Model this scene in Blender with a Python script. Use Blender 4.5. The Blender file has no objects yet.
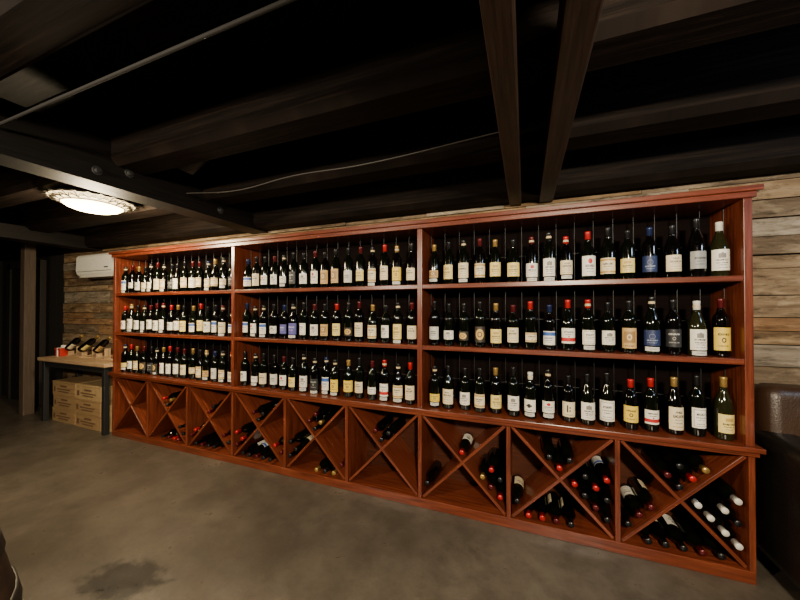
import bpy, math, random
import numpy as np
from mathutils import Matrix, Vector
random.seed(7)
R = random.Random(11)
scene = bpy.context.scene

# ------------------------------------------------------------------ helpers
class MB:
    def __init__(s): s.v=[]; s.f=[]; s.m=[]; s.uv=[]; s.sm=[]
    def face(s, idx, mat, uvs, smooth):
        s.f.append(idx); s.m.append(mat); s.uv.extend(uvs); s.sm.append(smooth)
    def box(s, size, M=None, mat=0):
        M = M or Matrix.Identity(4)
        sx,sy,sz=[a/2 for a in size]
        b=len(s.v)
        P=[Vector((x,y,z)) for x in(-sx,sx) for y in(-sy,sy) for z in(-sz,sz)]
        s.v += [tuple(M@p) for p in P]
        k=max(range(3),key=lambda i:size[i]); o=[i for i in range(3) if i!=k]
        ru,rv=R.random()*20,R.random()*20
        for q in ((0,1,3,2),(4,6,7,5),(0,4,5,1),(2,3,7,6),(0,2,6,4),(1,5,7,3)):
            s.face([b+i for i in q],mat,[(P[i][k]+ru,P[i][o[0]]+P[i][o[1]]+rv) for i in q],False)
    def bx(s,x0,x1,y0,y1,z0,z1,mat=0):
        s.box((x1-x0,y1-y0,z1-z0),Matrix.Translation(((x0+x1)/2,(y0+y1)/2,(z0+z1)/2)),mat)
    def lathe(s, prof, M=None, seg=20, mats=0, smooth=True):
        M=M or Matrix.Identity(4)
        n=len(prof); b=len(s.v)
        for r,z in prof:
            for j in range(seg):
                a=2*math.pi*j/seg
                s.v.append(tuple(M@Vector((r*math.cos(a),r*math.sin(a),z))))
        for i in range(n-1):
            mt=mats if isinstance(mats,int) else mats[i]
            for j in range(seg):
                k=(j+1)%seg
                s.face([b+i*seg+j,b+i*seg+k,b+(i+1)*seg+k,b+(i+1)*seg+j],mt,
                    [(j/seg,prof[i][1]),((j+1)/seg,prof[i][1]),((j+1)/seg,prof[i+1][1]),(j/seg,prof[i+1][1])],smooth)
    def patch(s, r, z0, z1, half, M, mat, seg=10, c=-math.pi/2):
        b=len(s.v)
        for i in range(seg+1):
            a=c-half+2*half*i/seg
            for z in(z0,z1): s.v.append(tuple(M@Vector((r*math.cos(a),r*math.sin(a),z))))
        for i in range(seg):
            u0,u1=i/seg,(i+1)/seg
            s.face([b+2*i,b+2*i+2,b+2*i+3,b+2*i+1],mat,[(u0,0),(u1,0),(u1,1),(u0,1)],True)
    def extr(s, prof, x0, x1, mat=0, smooth=False):
        n=len(prof); b=len(s.v)
        for x in(x0,x1):
            for y,z in prof: s.v.append((x,y,z))
        for i in range(n):
            k=(i+1)%n
            s.face([b+i,b+k,b+n+k,b+n+i],mat,[(0,0)]*4,smooth)
        s.face([b+i for i in range(n)][::-1],mat,[(0,0)]*n,False)
        s.face([b+n+i for i in range(n)],mat,[(0,0)]*n,False)
    def obj(s,name,mats,parent=None,bevel=0,seg=2,fix=True):
        me=bpy.data.meshes.new(name)
        me.from_pydata(s.v,[],s.f)
        for m in mats: me.materials.append(m)
        me.polygons.foreach_set('material_index',s.m)
        me.polygons.foreach_set('use_smooth',s.sm)
        ul=me.uv_layers.new(name='UVMap')
        ul.data.foreach_set('uv',[c for t in s.uv for c in t])
        me.update()
        o=bpy.data.objects.new(name,me); scene.collection.objects.link(o)
        if fix:
            import bmesh
            bm=bmesh.new(); bm.from_mesh(me); bmesh.ops.recalc_face_normals(bm,faces=bm.faces); bm.to_mesh(me); bm.free()
        if parent: o.parent=parent
        if bevel:
            md=o.modifiers.new('bevel','BEVEL'); md.width=bevel; md.segments=seg; md.limit_method='ANGLE'
        return o
def empty(name,loc=(0,0,0)):
    e=bpy.data.objects.new(name,None); e.location=loc; e.empty_display_size=.1
    scene.collection.objects.link(e); return e
T=lambda x,y,z: Matrix.Translation((x,y,z))
def RX(a): return Matrix.Rotation(a,4,'X')
def RY(a): return Matrix.Rotation(a,4,'Y')
def RZ(a): return Matrix.Rotation(a,4,'Z')

class NT:
    def __init__(s,name):
        s.mat=bpy.data.materials.new(name); s.mat.use_nodes=True
        s.t=s.mat.node_tree; s.b=s.t.nodes['Principled BSDF']
    def n(s,typ,**kw):
        nd=s.t.nodes.new(typ)
        for k,v in kw.items(): setattr(nd,k,v)
        return nd
    def l(s,a,b): s.t.links.new(a,b)
    def set(s,**kw):
        for k,v in kw.items():
            k=k.replace('_',' ')
            s.b.inputs[k].default_value = (*v,1) if isinstance(v,tuple) else v
    def math(s,op,a,b=None):
        nd=s.n('ShaderNodeMath',operation=op)
        for i,x in enumerate((a,b)):
            if x is None: continue
            if isinstance(x,(int,float)): nd.inputs[i].default_value=x
            else: s.l(x,nd.inputs[i])
        return nd.outputs[0]
    def mix(s,f,a,b):
        nd=s.n('ShaderNodeMix',data_type='RGBA')
        for i,x in ((0,f),(6,a),(7,b)):
            if isinstance(x,(int,float)): nd.inputs[i].default_value=x
            elif isinstance(x,tuple): nd.inputs[i].default_value=(*x,1)
            else: s.l(x,nd.inputs[i])
        return nd.outputs[2]
    def noise(s,vec,scale,detail=4,rough=.55):
        nd=s.n('ShaderNodeTexNoise'); nd.inputs['Scale'].default_value=scale
        nd.inputs['Detail'].default_value=detail; nd.inputs['Roughness'].default_value=rough
        if vec is not None: s.l(vec,nd.inputs['Vector'])
        return nd.outputs['Fac']
    def mapping(s,vec,scale=(1,1,1),loc=(0,0,0)):
        nd=s.n('ShaderNodeMapping'); nd.inputs['Scale'].default_value=scale; nd.inputs['Location'].default_value=loc
        s.l(vec,nd.inputs['Vector']); return nd.outputs[0]
    def ramp(s,fac,stops):
        nd=s.n('ShaderNodeValToRGB'); e=nd.color_ramp.elements
        while len(e)<len(stops): e.new(.5)
        for i,(p,c) in enumerate(stops): e[i].position=p; e[i].color=(*c,1)
        s.l(fac,nd.inputs[0]); return nd.outputs[0]
    def bump(s,h,strength=.3,dist=.01):
        nd=s.n('ShaderNodeBump'); nd.inputs['Strength'].default_value=strength; nd.inputs['Distance'].default_value=dist
        s.l(h,nd.inputs['Height']); s.l(nd.outputs[0],s.b.inputs['Normal'])
    def uv(s): return s.n('ShaderNodeTexCoord').outputs['UV']
    def pos(s): return s.n('ShaderNodeNewGeometry').outputs['Position']

def simple(name,col,rough=.5,metal=0,emit=None,es=0,coat=0):
    t=NT(name); t.set(Base_Color=col,Roughness=rough,Metallic=metal)
    v=t.noise(t.pos(),35,3)
    c=t.mix(v,tuple(a*.85 for a in col),tuple(min(1,a*1.12) for a in col)); t.l(c,t.b.inputs['Base Color'])
    if emit: t.b.inputs['Emission Color'].default_value=(*emit,1); t.b.inputs['Emission Strength'].default_value=es
    if coat: t.set(Coat_Weight=coat)
    return t.mat
def wood(name,dark,mid,light,rough=.4,gs=(1.6,28,28),bump=.15,coat=0,knots=0,spec=.5):
    t=NT(name); uv=t.uv()
    a=t.noise(t.mapping(uv,gs),2.2,6,.6)
    b=t.noise(t.mapping(uv,(gs[0]*.5,gs[1]*.25,1)),1.3,3)
    c=t.ramp(a,[(.3,dark),(.52,mid),(.75,light)])
    c2=t.mix(t.math('MULTIPLY',b,.6),c,dark)
    if knots:
        k=t.noise(t.mapping(uv,(3,12,1)),1.6,6,.75)
        c2=t.mix(t.ramp(k,[(.50,(0,0,0)),(.66,(knots,)*3)]),c2,tuple(x*.22 for x in dark))
        k2=t.noise(t.mapping(uv,(1.5,5,1),(7,3,0)),2.3,5,.7)
        c2=t.mix(t.ramp(k2,[(.52,(0,0,0)),(.70,(.55,)*3)]),c2,tuple(min(1,x*1.35) for x in light))
    t.l(c2,t.b.inputs['Base Color']); t.set(Roughness=rough); t.b.inputs['Specular IOR Level'].default_value=spec
    if coat: t.set(Coat_Weight=coat); t.b.inputs['Coat Roughness'].default_value=.22
    t.bump(a,bump,.004); return t.mat

MAH = wood('mahogany_wood',(.060,.011,.0045),(.175,.036,.014),(.30,.074,.030),.32,coat=.35)
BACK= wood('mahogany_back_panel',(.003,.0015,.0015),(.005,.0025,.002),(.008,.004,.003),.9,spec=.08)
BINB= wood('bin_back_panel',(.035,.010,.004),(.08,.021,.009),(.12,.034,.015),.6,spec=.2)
BEAM= wood('dark_beam_wood',(.002,.0016,.0014),(.006,.0047,.004),(.012,.009,.0075),.55,bump=.5,spec=.2)
BEAMB=wood('brown_beam_wood',(.014,.007,.005),(.040,.023,.015),(.070,.041,.028),.5,bump=.5,spec=.3)
JOIST=wood('joist_wood',(.002,.0012,.0008),(.009,.0055,.004),(.027,.017,.0115),.7,bump=.8,gs=(1.0,22,22),spec=.1)
CEILW=wood('ceiling_boards',(.0015,.001,.0008),(.005,.0035,.0026),(.013,.0085,.0065),.7,bump=.6,gs=(1.2,12,12),spec=.1)
TABLEW=wood('pale_table_wood',(.28,.17,.09),(.50,.34,.19),(.66,.48,.30),.5)
POSTW=wood('post_wood',(.05,.033,.02),(.09,.06,.04),(.13,.09,.06),.7,bump=.4)
PL=[wood('plank_wood_%d'%i,*c,.85,gs=(1.0,11,11),bump=1.0,knots=.85,spec=.2) for i,c in enumerate([
  ((.08,.046,.023),(.23,.146,.074),(.38,.265,.15)),
  ((.12,.076,.042),(.29,.203,.116),(.44,.33,.205)),
  ((.07,.046,.028),(.18,.129,.079),(.30,.23,.15)),
  ((.13,.064,.028),(.26,.146,.069),(.38,.24,.13)),
  ((.12,.092,.064),(.27,.218,.155),(.40,.335,.25))])]
BLACK=simple('black_paint',(.012,.012,.012),.5)
STEEL=simple('dark_steel',(.16,.16,.17),.35,.9)
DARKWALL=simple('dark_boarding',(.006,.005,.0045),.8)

# ------------------------------------------------------------------ room shell
XL,XR,YB,YF,ZC=-8.0,3.4,.35,-5.2,2.62
t=NT('polished_concrete'); p=t.pos()
a=t.noise(p,.9,6,.65); b=t.noise(p,6,8,.75); g=t.noise(p,60,3); f2=t.noise(p,2.4,6,.65)
f3=t.noise(t.mapping(p,(1,1,1),(5,9,2)),3.4,7,.75)
c=t.ramp(a,[(.34,(.056,.045,.034)),(.5,(.093,.077,.059)),(.66,(.132,.111,.086))])
c=t.mix(t.ramp(b,[(.42,(0,0,0)),(.64,(.5,.5,.5))]),c,(.038,.030,.023))
c=t.mix(t.ramp(f2,[(.53,(0,0,0)),(.70,(.3,.3,.3))]),c,(.180,.153,.120))
c=t.mix(t.ramp(f3,[(.565,(0,0,0)),(.69,(.55,.55,.55))]),c,(.046,.036,.027))
sp=t.n('ShaderNodeSeparateXYZ'); t.l(p,sp.inputs[0])
dx=t.math('ADD',sp.outputs[0],1.95)
dy=t.math('MULTIPLY',t.math('ADD',sp.outputs[1],1.14),1.5)
d=t.math('SQRT',t.math('ADD',t.math('MULTIPLY',dx,dx),t.math('MULTIPLY',dy,dy)))
d=t.math('ADD',d,t.math('MULTIPLY',t.noise(p,7,6,.75),.7))
st=t.ramp(d,[(.48,(1,1,1)),(.58,(0,0,0))])
c=t.mix(t.math('MULTIPLY',st,.85),c,(.010,.008,.007))
t.l(c,t.b.inputs['Base Color'])
t.l(t.ramp(b,[(.3,(.24,.24,.24)),(.7,(.45,.45,.45))]),t.b.inputs['Roughness'])
t.bump(t.math('ADD',b,t.math('MULTIPLY',g,.2)),.15,.01)
FLOOR=t.mat
m=MB(); m.bx(XL,XR,YF,YB+.3,-.1,0); m.obj('floor',[FLOOR])
m=MB(); y=YF
while y<YB+.1:
    w=.19; m.bx(XL,XR,y,y+w-.008,ZC,ZC+.05,0); y+=w
m.bx(XL,XR,YF,YB+.3,ZC+.03,ZC+.12,0)
m.obj('ceiling',[CEILW])
# back wall planks
XW=-6.16
m=MB(); z=0; row=0
while z<ZC-.01:
    h=R.choice([.08,.11,.13,.16]); h=min(h,ZC-z)
    x=XW
    while x<XR:
        ln=R.uniform(.5,1.7); x1=min(x+ln,XR)
        m.bx(x+.001,x1-.001,YB+R.uniform(0,.018),YB+.05,z+.0015+R.uniform(0,.004),z+h-.0015-R.uniform(0,.004),R.randrange(5)); x=x1
    z+=h
m.bx(XW,XR,YB+.04,YB+.12,0,ZC,5)
m.obj('wall_back',PL+[DARKWALL])
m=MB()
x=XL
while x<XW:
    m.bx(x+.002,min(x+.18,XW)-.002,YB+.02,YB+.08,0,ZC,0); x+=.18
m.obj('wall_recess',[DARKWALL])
WALLP=simple('dim_plaster',(.08,.068,.055),.85)
m=MB(); m.bx(XL-.1,XL,YF,YB+.3,0,ZC); m.obj('wall_left',[DARKWALL])
m=MB(); m.bx(XR,XR+.1,YF,YB+.3,0,ZC); m.obj('wall_right',[WALLP])
m=MB(); m.bx(XL,XR,YF-.1,YF,0,ZC); m.obj('wall_front',[WALLP])
m=MB(); m.bx(-7.55,-6.75,YB-.03,YB+.018,0,2.02,0)
for zz in (.15,.8,1.45):
    m.bx(-7.43,-6.87,YB-.04,YB-.03,zz,zz+.5,0)
m.bx(-7.65,-7.55,YB-.05,YB+.018,0,2.12,1); m.bx(-6.75,-6.65,YB-.05,YB+.018,0,2.12,1); m.bx(-7.65,-6.65,YB-.05,YB+.018,2.03,2.14,1)
m.lathe([(0,0),(.025,.0),(.03,.02),(.02,.04),(0,.045)],T(-6.84,YB-.03,1.0)@RX(math.pi/2),12,2)
m.obj('door_1',[simple('door_paint',(.012,.010,.009),.5),simple('door_frame_dark',(.02,.015,.011),.6),STEEL],bevel=.004)
m=MB(); m.bx(-6.28,-6.17,-.03,.08,0,ZC); m.obj('support_post',[POSTW],bevel=.006)

# ------------------------------------------------------------------ ceiling beams
BOLT=simple('bolt_iron',(.06,.06,.06),.5,.8)
def beam(x0,x1,z0,name,mat,z1=2.34,bolts=()):
    m=MB(); m.bx(x0,x1,YF,YB,z0,z1,0)
    for (by,bz,side) in bolts:
        xs_=x1 if side>0 else x0
        m.lathe([(0,0),(.028,0),(.028,.006),(.014,.006),(.014,.018),(0,.018)],T(xs_,by,bz)@RY(side*math.pi/2),10,1,False)
    return m.obj(name,[mat,BOLT],bevel=.008)
beam(-.105,-.02,2.18,'ceiling_beam',BEAMB)
beam(.10,.19,2.18,'ceiling_beam',BEAMB)
beam(-2.62,-2.42,2.18,'ceiling_beam',BEAM,z1=2.46,bolts=[(-1.05,2.25,1),(-.88,2.30,1),(-.2,2.25,1),(-1.6,2.25,1)])
beam(-5.45,-5.22,2.18,'ceiling_beam',BEAM)
beam(2.35,2.55,2.18,'ceiling_beam',BEAM)
for (ya_,yb_,zb_) in ((.16,.345,2.195),(-.36,-.14,2.30),(-.98,-.76,2.32),(-1.75,-1.55,2.34),(-2.6,-2.4,2.34),(-3.5,-3.3,2.34),(-4.4,-4.2,2.34)):
    m=MB()
    m.extr([(ya_,zb_+.035),(ya_+.035,zb_),(yb_-.035,zb_),(yb_,zb_+.035),(yb_,ZC),(ya_,ZC)],XL,XR,0)
    o=m.obj('ceiling_joist',[JOIST])
    uvl=o.data.uv_layers[0].data
    for l in o.data.loops:
        v=o.data.vertices[l.vertex_index].co; uvl[l.index].uv=(v.x+ya_*7,v.y+v.z+ya_*3)
def tube(name,pts,r,mat):
    cu=bpy.data.curves.new(name,'CURVE'); cu.dimensions='3D'; cu.bevel_depth=r; cu.bevel_resolution=3
    s=cu.splines.new('BEZIER'); s.bezier_points.add(len(pts)-1)
    for b,p in zip(s.bezier_points,pts): b.co=p; b.handle_left_type=b.handle_right_type='AUTO'
    cu.materials.append(mat); o=bpy.data.objects.new(name,cu); scene.collection.objects.link(o); return o
tube('ceiling_conduit',[(-2.41,-1.46,2.30),(-1.2,-1.46,2.30),(-.11,-1.46,2.30)],.007,simple('conduit_brown',(.006,.0045,.0035),.8))
tube('ceiling_cable',[(-2.41,-.5,2.295),(-1.9,-.5,2.25),(-1.4,-.5,2.28),(-.9,-.5,2.27),(-.11,-.5,2.31)],.0035,simple('cable_grey',(.05,.045,.04),.5))

# ------------------------------------------------------------------ shelving unit
X0,X1=-4.301,1.096; W=X1-X0; SEC=W/3; BW=W/9; DEP=.33
unit=empty('wine_shelving_unit',(0,0,0))
m=MB()
xs=[X0+SEC*i for i in range(4)]
TH=.036
for i,x in enumerate(xs):
    a,b=(x,x+TH) if i==0 else ((x-TH,x) if i==3 else (x-TH/2,x+TH/2))
    m.bx(a,b,0,DEP,.705,1.985)
SH=[.705,1.15,1.585]
for z in SH[1:]:
    for i in range(3):
        a=xs[i]+(TH if i==0 else TH/2); b=xs[i+1]-(TH if i==2 else TH/2)
        m.bx(a,b,.002,DEP,z-.03,z)
m.bx(X0-.012,X1+.012,-.014,DEP+.005,1.985,2.015)
m.bx(X0-.03,X1+.03,-.032,DEP+.01,2.015,2.042)
m.bx(X0-.012,X1+.012,-.014,DEP,.655,.680)
m.bx(X0-.028,X1+.028,-.030,DEP,.680,.705)
m.bx(X0,X1,0,DEP,0,.065)
m.obj('carcass',[MAH],unit,bevel=.003)
m=MB(); zb,zt=.065,.655; tb=.026
for i in range(10):
    x=X0+BW*i; a,b=(x,x+tb) if i==0 else ((x-tb,x) if i==9 else (x-tb/2,x+tb/2))
    m.bx(a,b,0,DEP,zb,zt)
tp=.018
def binrect(i):
    a=X0+BW*i+(tb if i==0 else tb/2); b=X0+BW*(i+1)-(tb if i==8 else tb/2)
    return a,b
for i in range(9):
    a,b=binrect(i); w=b-a; h=zt-zb; L=math.hypot(w,h)-.026; an=math.atan2(h,w)
    c=T((a+b)/2,DEP/2+.002,(zb+zt)/2)
    m.box((L,DEP-.01,tp),c@RY(-an)); m.box((L,DEP-.014,tp),c@RY(an))
m.obj('diamond_bins',[MAH],unit,bevel=.002)
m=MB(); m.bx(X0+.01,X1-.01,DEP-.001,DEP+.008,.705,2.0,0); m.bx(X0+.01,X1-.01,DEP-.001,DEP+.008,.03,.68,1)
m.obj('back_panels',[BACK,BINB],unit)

# ------------------------------------------------------------------ labels
def label(name,base,layers,rough=.5):
    t=NT(name); uv=t.uv(); s=t.n('ShaderNodeSeparateXYZ'); t.l(uv,s.inputs[0]); U,V=s.outputs[0],s.outputs[1]
    pos=t.pos(); n=t.noise(t.mapping(pos,(600,600,200)),1,1)
    txt=t.math('GREATER_THAN',n,.47)
    col=t.mix(t.noise(pos,18,2),tuple(a*.85 for a in base),base)
    for ly in layers:
        k=ly[0]
        if k in('r','t'):
            _,cx,cy,w,h,cc=ly
            mk=t.math('MULTIPLY',t.math('LESS_THAN',t.math('ABSOLUTE',t.math('SUBTRACT',U,cx)),w),
                      t.math('LESS_THAN',t.math('ABSOLUTE',t.math('SUBTRACT',V,cy)),h))
            if k=='t': mk=t.math('MULTIPLY',mk,txt)
        else:
            _,cx,cy,r,ri,cc=ly
            a=t.math('SUBTRACT',U,cx); b=t.math('SUBTRACT',V,cy)
            dd=t.math('SQRT',t.math('ADD',t.math('MULTIPLY',a,a),t.math('MULTIPLY',b,b)))
            mk=t.math('MULTIPLY',t.math('LESS_THAN',dd,r),t.math('GREATER_THAN',dd,ri))
        col=t.mix(mk,col,cc)
    t.l(col,t.b.inputs['Base Color']); t.set(Roughness=rough); return t.mat
K=(.025,.02,.016); GR=(.22,.20,.17); RED=(.50,.015,.015); GD=(.48,.28,.05)
WH=(.88,.83,.71); CR=(.82,.69,.45)
tx=lambda y,w=.26,c=K,h=.025:('t',.5,y,w,h,c)
LAB={
'W0':label('label_chateau',WH,[('r',.5,.70,.17,.11,GR),('c',.5,.80,.06,0,GR),tx(.50,.3,K,.045),tx(.36,.26,K,.03),tx(.26,.2,GR,.03),tx(.13,.24,GR)]),
'W1':label('label_script',CR,[tx(.78,.18,K,.045),tx(.60,.3,K,.065),tx(.44,.22,GR),tx(.3,.26,GR),('r',.5,.14,.3,.015,GD)]),
'W2':label('label_red_seal',WH,[('c',.5,.74,.13,0,RED),tx(.5,.28,K,.055),tx(.36,.24),tx(.22,.2,GR)]),
'W3':label('label_gold_band',CR,[('r',.5,.88,.6,.06,GD),('r',.5,.12,.6,.06,GD),tx(.62,.28,K,.06),tx(.46,.2),('c',.5,.3,.07,.04,GD)]),
'Y':label('label_yellow',(.82,.58,.07),[tx(.7,.28,K,.05),('c',.5,.45,.11,.06,K),tx(.2,.26)]),
'YC':label('label_pale_yellow',(.84,.66,.22),[('r',.5,.72,.2,.09,(.5,.33,.08)),tx(.48,.3,K,.05),tx(.34),tx(.2,.2,GR)]),
'B':label('label_navy',(.015,.028,.10),[('c',.5,.6,.16,.13,(.14,.18,.3)),tx(.35,.3,(.3,.35,.45),.04),tx(.2,.25,(.2,.25,.4))]),
'BW':label('label_blue_band',WH,[('r',.5,.80,.6,.13,(.04,.11,.40)),tx(.5,.3,(.06,.10,.35),.06),tx(.32),tx(.2,.2,GR)]),
'K':label('label_black',(.02,.02,.022),[tx(.72,.3,(.45,.45,.43),.05),('c',.5,.48,.09,.06,(.35,.32,.26)),tx(.25,.28,(.3,.3,.3),.03)]),
'G':label('label_grey',(.30,.30,.29),[tx(.6,.3,K,.06),tx(.42,.2),tx(.25,.25)]),
'S':label('label_star',WH,[('r',.5,.5,.10,.16,K),('r',.5,.5,.2,.07,K),('c',.5,.5,.10,0,K),tx(.15,.25)]),
'T':label('label_tan_pattern',(.58,.37,.14),[('r',.5,.55,.36,.28,(.32,.18,.06)),('c',.5,.55,.15,.08,(.7,.55,.33)),tx(.12,.28)]),
'RB':label('label_red_band',WH,[('r',.5,.25,.6,.12,RED),tx(.75,.3,K,.05),tx(.58,.22),('c',.5,.45,.05,0,RED)]),
'P':label('label_violet',(.10,.09,.32),[tx(.65,.3,(.5,.5,.65),.06),tx(.4,.2,(.5,.5,.65))]),
'LK':label('label_big_letter',CR,[('r',.42,.55,.045,.24,K),('r',.58,.62,.05,.05,K),('r',.58,.42,.05,.05,K),tx(.14,.26)]),
'O':label('label_gold_round',(.03,.022,.015),[('c',.5,.5,.34,0,(.60,.38,.11)),('c',.5,.5,.18,.12,K)]),
'F':label('label_plain_framed',WH,[('r',.5,.5,.40,.42,(.40,.33,.22)),('r',.5,.5,.37,.39,WH),tx(.68,.26,K,.06),tx(.52,.3),tx(.40,.2),tx(.2,.25,GR)]),
'N':label('label_grey_white',(.64,.62,.55),[('r',.5,.6,.25,.03,K),tx(.45,.25,K,.05),tx(.3,.2,GR)]),
}
def glass(name,col):
    t=NT(name); t.set(Base_Color=col,Roughness=.06); t.b.inputs['IOR'].default_value=1.5
    v=t.noise(t.pos(),12,2); t.l(t.mix(v,tuple(a*.7 for a in col),col),t.b.inputs['Base Color']); return t.mat
GL={'g':glass('bottle_glass_green',(.0022,.0030,.0015)),'k':glass('bottle_glass_black',(.0018,.0015,.0015)),
    'o':glass('bottle_glass_olive',(.014,.014,.005))}
CP={'k':simple('capsule_black',(.006,.006,.007),.3),'r':simple('capsule_red',(.42,.012,.012),.3,.2),
    'm':simple('capsule_maroon',(.09,.007,.010),.3,.3),'d':simple('capsule_gold',(.45,.28,.08),.3,.6),
    'w':simple('capsule_white',(.68,.66,.6),.4),'b':simple('capsule_navy',(.012,.022,.08),.3,.3),
    'y':simple('capsule_silver',(.25,.25,.26),.3,.6)}
MATL=list(GL.values())+list(CP.values())+list(LAB.values())
MI={}
for i,k in enumerate(GL): MI['g_'+k]=i
for i,k in enumerate(CP): MI['c_'+k]=len(GL)+i
for i,k in enumerate(LAB): MI['l_'+k]=len(GL)+len(CP)+i
def bottle(m,M,gl='g',cap='k',lab='W0',z0=.035,z1=.145,shape=0,half=1.15,s=1,extra=0,seg=20):
    M=M@Matrix.Diagonal((1,1,s,1)); g=MI['g_'+gl]; c=MI['c_'+cap]
    if shape==0:
        r=.0375
        pr=[(0,.006),(.022,.004),(.033,0),(r-.001,.003),(r,.008),(r,.185),(.0362,.197),(.031,.210),(.0235,.221),(.0175,.231),(.0148,.243),(.0143,.250),
            (.0152,.2505),(.0152,.283),(.0165,.285),(.0165,.296),(.0150,.299),(0,.2995)]
    else:
        r=.0405
        pr=[(0,.006),(.024,.004),(.036,0),(r-.001,.003),(r,.008),(r,.150),(.0385,.168),(.034,.187),(.0275,.206),(.0215,.222),(.0172,.236),(.0150,.250),
            (.0158,.2505),(.0155,.283),(.0165,.285),(.0165,.296),(.0150,.299),(0,.2995)]
    mt=[g]*11+[c]*6
    m.lathe(pr,M,seg,mt)
    if shape: z1=min(z1,.146)
    if lab: m.patch(r+.0006,z0,z1,half,M,MI['l_'+lab])
    if extra: m.patch(r+.0006,z0-.028,z0-.006,half*.8,M,MI['l_N'])
    if extra==2: m.patch(.0165,.262,.275,math.pi,M,MI['l_W3'])
def parse(s): return s.split()
RT=parse("T:d:s YC:k:n W1:k:n W3:m:n YC:d:n YC:k:n W2:m:n W0:k:t W1:r:n W2:r:l W3:k:n YC:k:n B:b:n W1:k:n G:k:n:k W0:w:t:o")
RM=parse("N:k:n W0:k:s O:k:s O:k:n YC:d:n W1:m:n W3:r:s BW:b:n RB:r:n F:r:n W0:k:n T:k:t B:k:n K:k:n W0:w:t:o Y:m:t")
RB_=parse("Y:k:s W1:k:n W0:k:n W3:k:n YC:d:n W0:k:n S:w:n W2:k:s LK:k:n W0:k:n F:k:t Y:r:n RB:r:n W1:d:t F:k:n YC:d:n:o")
MT=parse("BW:b:n W1:k:n W2:k:n W0:m:n F:k:s K:k:n W0:k:n W2:m:n T:k:n T:k:n N:k:n YC:m:n W3:k:n W1:r:n Y:d:n W1:k:n")
MM=parse("BW:b:n W2:k:n BW:k:n W0:k:s P:b:n P:k:n F:k:n W0:m:n T:k:n YC:r:n O:k:s W1:m:n W3:d:n W0:k:n YC:k:n W1:m:n")
MBt=parse("W0:k:n F:k:s W1:k:n N:k:n W2:m:n YC:k:n W0:k:n K:k:n BW:b:n Y:k:n Y:d:n W1:k:n F:m:s RB:r:n W3:k:n W1:r:n")
keys=['W0','W1','W2','W3','F','N','W1','W3','YC','BW','T','O','K','W3','RB']; caps=['k','k','k','m','d','r','b','k','m']
def rnd(n): return ["%s:%s:%s"%(R.choice(keys),R.choice(caps),R.choice('nnns')) for _ in range(n)]
rows={(2,2):RT,(2,1):RM,(2,0):RB_,(1,2):MT,(1,1):MM,(1,0):MBt,(0,2):rnd(16),(0,1):["%s:%s:n"%(R.choice(['W0','F','N','YC','W1','BW']),R.choice('kkmrd')) for _ in range(16)],(0,0):rnd(16)}
LZ={'n':(.035,.140),'s':(.045,.115),'t':(.030,.155),'l':(.028,.165)}
m=MB(); mr=MB()
for (sec,lv),lst in rows.items():
    a=xs[sec]+TH; b=xs[sec+1]-TH; n=len(lst); pit=(b-a)/n
    for i,tk in enumerate(lst):
        q=tk.split(':'); x=a+pit*(i+.5)+R.uniform(-.008,.008); z=SH[lv]+.0006
        z0,z1=LZ[q[2]]; sh=1 if (R.random()<.22 or len(q)>3) else 0
        s=R.uniform(.95,1.07)+( .05 if sec==2 and i>11 else 0)
        M=T(x,.075+R.uniform(-.008,.014),z)@RZ(R.uniform(-.25,.25))
        bottle(m,M,q[3] if len(q)>3 else R.choice('ggk'),q[1],q[0],z0+R.uniform(-.004,.010),z1+R.uniform(-.020,.004),sh,s=s,extra=R.choice([0,0,0,1,2]) if q[2]=='s' else R.choice([0,0,0,2]))
    for i in range(n+1):
        x=a+pit*i; x=min(max(x,a-.008),b+.008)
        mr.lathe([(.0025,SH[lv]+.0005),(.0025,SH[lv]+(.398 if lv else .413))],T(x,.18,0),8,0)
    mr.lathe([(.0025,xs[sec]+TH*.5),(.0025,xs[sec+1]-TH*.5)],T(0,.185,SH[lv]+.19)@RY(math.pi/2),8,0)
m.obj('shelved_wine_bottles',MATL,fix=False)
mr.obj('divider_rods',[simple('rod_metal',(.04,.04,.04),.4,.8)],unit)

# ------------------------------------------------------------------ bottles lying in the bins
def pack(w,h,quad,n,r):
    gx,gz=np.meshgrid(np.arange(r+.001,w-r,.0025),np.arange(r+.001,h-r,.0025))
    L=math.hypot(w,h); s1=(gz*w-gx*h)/L; s2=(gz*w+gx*h-w*h)/L; cl=r+tp/2+.001
    ok={'t':(s1>cl)&(s2>cl),'l':(s1>cl)&(s2<-cl),'r':(s1<-cl)&(s2>cl),'b':(s1<-cl)&(s2<-cl)}[quad]
    px=gx[ok]; pz=gz[ok]; out=[]
    j=R.uniform(0,.4)
    pri=pz+ (np.abs(px-w*(.5+.2*(j-.2)))*.02)
    if quad=='b': pri=pz+px*.03*R.choice([-1,1])
    alive=np.ones(len(px),bool)
    for _ in range(n):
        if not alive.any(): break
        k=np.argmin(np.where(alive,pri,9)); out.append((px[k],pz[k]))
        alive&=((px-px[k])**2+(pz-pz[k])**2)>=(2*r+.001)**2
    return out
fill={8:dict(t=5,l=3,r=7,b=5),7:dict(t=3,l=1,r=8,b=4),6:dict(t=1,l=1,r=5,b=0),5:dict(t=3,l=0,r=0,b=0),
      4:dict(t=4,l=3,r=1,b=3),3:dict(t=3,l=3,r=2,b=5),2:dict(t=2,l=2,r=2,b=4),1:dict(t=3,l=0,r=2,b=4),0:dict(t=0,l=0,r=0,b=0)}
m=MB()
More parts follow.
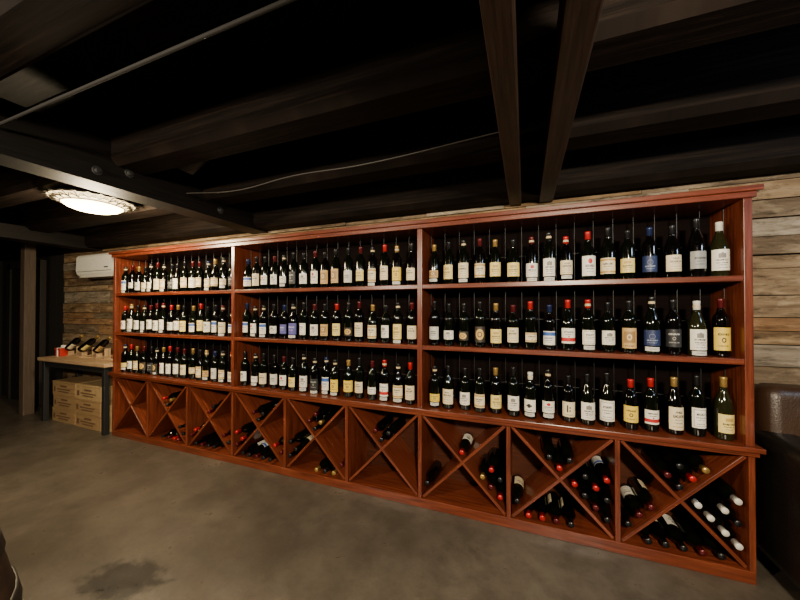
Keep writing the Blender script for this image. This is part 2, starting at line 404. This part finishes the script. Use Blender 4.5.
for i,fd in fill.items():
    a,b=binrect(i); w=b-a; h=zt-zb
    for qd,n in fd.items():
        for (px,pz) in pack(w,h,qd,n,.0385):
            yb=.305-R.uniform(0,.012)
            M=T(a+px,yb,zb+pz)@RX(math.pi/2)@RZ(R.uniform(-3.1,3.1))
            cp=R.choice('kkkkmmrd')
            if i==8 and qd=='r': cp=R.choice('wwkw')
            if i==7: cp=R.choice('kkrrmk')
            lb=R.choice(['W0','W1','F','BW','W2']+[None]*7)
            if i==6 and qd=='t': cp,lb,M='r','W0',T(a+px,yb,zb+pz)@RX(math.pi/2)@RZ(math.pi*.85)
            bottle(m,M,R.choice('ggk'),cp,lb,.04,.14,0,s=.99)
m.obj('stored_wine_bottles',MATL,fix=False)

# ------------------------------------------------------------------ air conditioner
ac=empty('air_conditioner',(0,0,0))
m=MB(); ya=YB-.001; dz=-.045
pr=[(ya,1.86),(ya,2.15),(ya-.15,2.15),(ya-.185,2.135),(ya-.20,2.11),(ya-.205,1.95),(ya-.195,1.90),(ya-.165,1.872),(ya-.12,1.86)]
pr=[(y,z+dz) for y,z in pr]
AX=.26
m.extr(pr,-5.64+AX,-4.84+AX,0); m.obj('housing',[simple('ac_plastic',(.78,.76,.68),.35)],ac,bevel=.008,seg=3)
m=MB(); m.bx(-5.59+AX,-4.89+AX,ya-.208,ya-.197,1.925+dz,1.929+dz,0)
m.box((.68,.07,.005),T(-5.24+AX,ya-.165,1.868+dz)@RX(.45),1); m.bx(-5.56+AX,-4.92+AX,ya-.15,ya-.08,1.852+dz,1.861+dz,0)
for i in range(12): m.bx(-5.56+i*.055+AX,-5.535+i*.055+AX,ya-.14,ya-.03,2.150+dz,2.154+dz,0)
m.bx(-5.03+AX,-4.95+AX,ya-.2075,ya-.203,1.96+dz,1.975+dz,0)
m.obj('vents',[simple('ac_dark',(.05,.05,.05),.5),simple('ac_louvre',(.6,.58,.53),.4)],ac)

# ------------------------------------------------------------------ table with bottle display
tb_=empty('display_table')
m=MB()
for i in range(3): m.bx(-5.74,-4.34,-.06+i*.134,-.06+i*.134+.132,.765,.80,0)
m.bx(-5.74,-4.34,-.056,.34,.758,.766,0)
m.obj('table_top',[TABLEW],tb_,bevel=.003)
m=MB()
for x in(-5.68,-4.42):
    for y in(-.04,.28): m.bx(x,x+.05,y,y+.05,0,.758)
m.bx(-5.63,-4.42,-.035,-.02,.69,.758); m.bx(-5.63,-4.42,.31,.325,.69,.758)
m.bx(-5.67,-5.64,.01,.28,.69,.758); m.bx(-4.41,-4.38,.01,.28,.69,.758)
m.obj('table_frame',[BLACK],tb_,bevel=.003)
CARD=NT('printed_carton'); c=CARD.noise(CARD.pos(),14,4); CARD.l(CARD.ramp(c,[(.3,(.30,.20,.09)),(.7,(.42,.29,.14))]),CARD.b.inputs['Base Color']); CARD.set(Roughness=.7); CARD=CARD.mat
CARD2=wood('case_pine',(.22,.13,.06),(.34,.22,.10),(.42,.29,.15),.6)
INK=simple('case_print',(.12,.06,.03),.7)
def case(x,y,z,w=.5,d=.29,h=.165,mat=CARD2):
    m=MB(); m.bx(x,x+w,y,y+d,z,z+h-.014,0); m.bx(x-.003,x+w+.003,y-.003,y+d+.003,z+h-.012,z+h,0)
    m.bx(x+w*.36,x+w*.64,y-.0045,y-.001,z+h*.62,z+h*.74,1)
    for k,(a,b) in enumerate([(.2,.8),(.28,.72)]): m.bx(x+w*a,x+w*b,y-.0035,y-.001,z+h*(.40-.18*k),z+h*(.48-.18*k),1)
    m.bx(x+w*.06,x+w*.14,y-.0035,y-.001,z+h*.25,z+h*.6,1)
    m.obj('wine_case',[mat,INK],bevel=.002)
for k in range(3):
    case(-5.60+.02*(k%2),.03,k*.168); case(-5.07+.015*((k+1)%2),.02,k*.168,mat=CARD if k==2 else CARD2)
case(-4.55,.03,0,.12,.22,.30,CARD)
def holder(x,y,ang,rz,cap,lab):
    e=empty('bottle_display_stand',(x,y,.80)); e.rotation_euler=(0,0,rz)
    m=MB(); m.bx(-.11,.11,-.035,.035,.0005,.014,0)
    m.box((.014,.06,.06),T(-.085,0,.040),0); m.box((.014,.06,.125),T(.055,0,.072),0)
    m.box((.20,.008,.01),T(-.005,.034,.03)@RY(-.2),0); m.box((.20,.008,.01),T(-.005,-.034,.03)@RY(-.2),0)
    m.obj('cradle',[TABLEW],e,bevel=.002)
    m=MB(); bottle(m,T(-.14,0,.100)@RY(math.radians(90-ang))@RZ(math.pi/2),'k',cap,lab,.04,.14,0)
    m.obj('cradled_bottle',MATL,e,fix=False)
holder(-5.36,.15,35,.15,'d','W1'); holder(-5.06,.16,35,.3,'d','YC'); holder(-4.74,.14,35,.1,'d','T')
m=MB(); m.bx(-5.68,-5.56,.08,.20,.8005,.88,0); m.bx(-5.685,-5.555,.075,.205,.88,.905,0); m.bx(-5.63,-5.61,.073,.207,.8005,.908,1)
m.lathe([(.002,-.02),(.018,-.012),(.022,0),(.018,.012),(.002,.02)],T(-5.64,.14,.920)@RY(1.2),10,1); m.lathe([(.002,-.02),(.018,-.012),(.022,0),(.018,.012),(.002,.02)],T(-5.60,.14,.920)@RY(-1.2),10,1)
m.obj('gift_box',[simple('gift_red',(.5,.03,.02),.4),simple('gift_ribbon',(.8,.75,.65),.4)],bevel=.002)

# ------------------------------------------------------------------ leather armchair
arm=empty('leather_armchair')
def lth(name,c1,c2):
    t=NT(name); v=t.n('ShaderNodeTexVoronoi'); v.inputs['Scale'].default_value=140; t.l(t.pos(),v.inputs['Vector'])
    n=t.noise(t.pos(),5,4); t.l(t.mix(n,c1,c2),t.b.inputs['Base Color']); t.set(Roughness=.38); t.bump(v.outputs['Distance'],.25,.003); return t.mat
LB=lth('brown_leather',(.018,.008,.004),(.052,.025,.012)); LK_=lth('black_leather',(.003,.0027,.0027),(.007,.006,.005))
def cush(name,x0,x1,y0,y1,z0,z1,mat,bev,tilt=0):
    m=MB(); m.box((x1-x0,y1-y0,z1-z0),Matrix.Identity(4),0)
    o=m.obj(name,[mat],arm,bevel=bev,seg=5); o.location=((x0+x1)/2,(y0+y1)/2,(z0+z1)/2); o.rotation_euler=(tilt,0,0)
    for p in o.data.polygons: p.use_smooth=True
    return o
cush('seat_base',1.20,2.04,-.50,.26,.07,.30,LK_,.03)
cush('seat_cushion',1.34,1.90,-.52,.10,.30,.45,LK_,.05)
cush('back_rest',1.19,2.03,.09,.27,.28,1.0,LB,.07,-.06)
cush('back_cushion',1.33,1.91,.00,.14,.44,.92,LK_,.06,-.08)
cush('arm_left',1.165,1.35,-.50,.24,.10,.76,LK_,.06); cush('arm_right',1.89,2.07,-.50,.24,.10,.76,LK_,.06)
m=MB()
for x in(1.26,1.99):
    for y in(-.44,.20): m.lathe([(0,0),(.018,0),(.026,.07),(0,.07)],T(x,y,0.0005),12,0)
m.obj('feet',[BLACK],arm)

# ------------------------------------------------------------------ barrel
bar=empty('wine_barrel',(-1.225,-2.11,0))
OAK=wood('barrel_oak',(.030,.014,.007),(.075,.036,.018),(.12,.065,.033),.55)
m=MB()
pr=[(.285+.065*math.sin(math.pi*k/12),.90*k/12) for k in range(13)]
m.lathe([(0,.03),(.265,.03),(.27,.0)]+pr+[(.268,.90),(.262,.875),(0,.875)],None,44,0)
m.obj('staves',[OAK],bar)
m=MB()
for z,hh in((.0,.04),(.13,.035),(.27,.035),(.60,.035),(.735,.035),(.862,.038)):
    rr=lambda z:.285+.065*math.sin(math.pi*min(max(z,0),.9)/.9)
    m.lathe([(rr(z)+.001,z),(rr(z)+.005,z),(rr(z+hh)+.005,z+hh),(rr(z+hh)+.001,z+hh)],None,44,0)
m.obj('hoops',[simple('hoop_iron',(.05,.045,.04),.5,.8)],bar)
m=MB()
for i in range(7):
    x=-.26+i*.0745; xc=x+.036; L=2*math.sqrt(max(.255**2-xc**2,.002)); m.box((.072,L*.97,.006),T(xc,0,.8785),0)
m.obj('head_boards',[OAK],bar,bevel=.002)

# ------------------------------------------------------------------ ceiling lamps
GLOW=simple('lamp_glass',(.9,.85,.75),.4,emit=(1,.78,.38),es=22)
RIMG=simple('lamp_rim_glass',(.7,.66,.55),.4,emit=(1,.70,.30),es=4.5)
IRON=simple('lamp_iron',(.03,.026,.02),.45,.6)
def lamp(x,y,power,col,z=2.24,r=.262,lr=.16,spot=None):
    e=empty('ceiling_lamp',(x,y,z)); ri=.19
    m=MB(); m.lathe([(0,-.045),(.06,-.043),(.12,-.034),(.16,-.020),(ri-.004,0),(ri,.01)],None,40,0)
    m.lathe([(ri,.004),(r,.035),(r,.040),(ri,.05),(0,.05)],None,40,1)
    m.obj('glass_bowl',[GLOW,RIMG],e)
    m=MB(); m.lathe([(0,.05),(.045,.05),(.045,ZC-z-.0005),(0,ZC-z-.0005)],None,24,0)
    m.lathe([(0,.051),(r-.01,.042),(r-.02,.056),(0,.062)],None,40,0)
    N=22; w=r-ri; mid=(r+ri)/2; sl=-math.atan2(.031,w)
    for k in range(N):
        A=RZ(2*math.pi*k/N)
        m.box((w,.005,.006),A@T(mid,0,.0175)@RY(sl),0)
        for sg in(-1,1):
            m.box((.050,.005,.006),A@T(mid,0,.0165)@RY(sl)@T(0,sg*.016,0)@RZ(sg*.6),0)
        m.lathe([(.001,-.004),(.018,-.003),(.020,0),(.001,.004)],A@T(r+.006,0,.036),8,0)
        m.lathe([(.001,-.004),(.010,-.003),(.011,0),(.001,.004)],A@RZ(math.pi/N)@T(mid,0,.0165),8,0)
    def ring(rr,zz,w): m.lathe([(rr-w,zz),(rr,zz-w),(rr+w,zz),(rr,zz+w),(rr-w,zz)],None,48,0)
    ring(ri,0,.005); ring(r+.002,.036,.007)
    m.obj('leaf_rim',[IRON],e)
    ld=bpy.data.lights.new('lamp_light','SPOT' if spot else 'POINT'); ld.energy=power; ld.color=col; ld.shadow_soft_size=lr*.6
    lo=bpy.data.objects.new('lamp_light',ld); scene.collection.objects.link(lo); lo.parent=e; lo.location=(0,0,-.16)
    if spot:
        ld.spot_size=math.radians(145); ld.spot_blend=.45
        dvec=Vector(spot)-Vector((x,y,z-.16)); lo.rotation_euler=dvec.to_track_quat('-Z','Y').to_euler()
        l2=bpy.data.lights.new('lamp_spill','POINT'); l2.energy=power*.11; l2.color=col; l2.shadow_soft_size=.1
        o2=bpy.data.objects.new('lamp_spill',l2); scene.collection.objects.link(o2); o2.parent=e; o2.location=(0,0,-.16)
    return e
lamp(-3.24,-.68,110,(1,.80,.50))
lamp(.55,-2.98,480,(1,.86,.64),spot=(.2,-.1,.3))
lamp(-2.1,-3.0,200,(1,.86,.64),spot=(-2.4,-.1,.3))
e=empty('led_batten',(2.15,-1.0,2.25))
m=MB(); m.bx(-.04,.04,-.5,.5,0,.05,0); m.bx(-.03,.03,-.48,.48,-.012,0,1); m.bx(-.02,.02,-.3,-.26,.05,ZC-2.2505,0); m.bx(-.02,.02,.26,.30,.05,ZC-2.2505,0)
m.obj('batten_body',[simple('batten_white',(.6,.6,.6),.4),simple('led_diffuser',(.7,.8,.9),.4,emit=(.6,.78,1),es=4)],e)
ld=bpy.data.lights.new('batten_light','POINT'); ld.energy=32; ld.color=(.6,.78,1); ld.shadow_soft_size=.1
lo=bpy.data.objects.new('batten_light',ld); scene.collection.objects.link(lo); lo.parent=e; lo.location=(0,0,-.13)

w=bpy.data.worlds.new('world'); scene.world=w; w.use_nodes=True
w.node_tree.nodes['Background'].inputs[0].default_value=(.05,.05,.06,1); w.node_tree.nodes['Background'].inputs[1].default_value=.3

# ------------------------------------------------------------------ camera
cd=bpy.data.cameras.new('camera'); cd.sensor_width=36; cd.lens=322*36/800; cd.clip_start=.02
cd.shift_y=.007
co=bpy.data.objects.new('camera',cd); scene.collection.objects.link(co)
co.location=(0,-2.2,1.41); co.rotation_euler=(math.radians(90.6),0,math.radians(21.2))
scene.camera=co
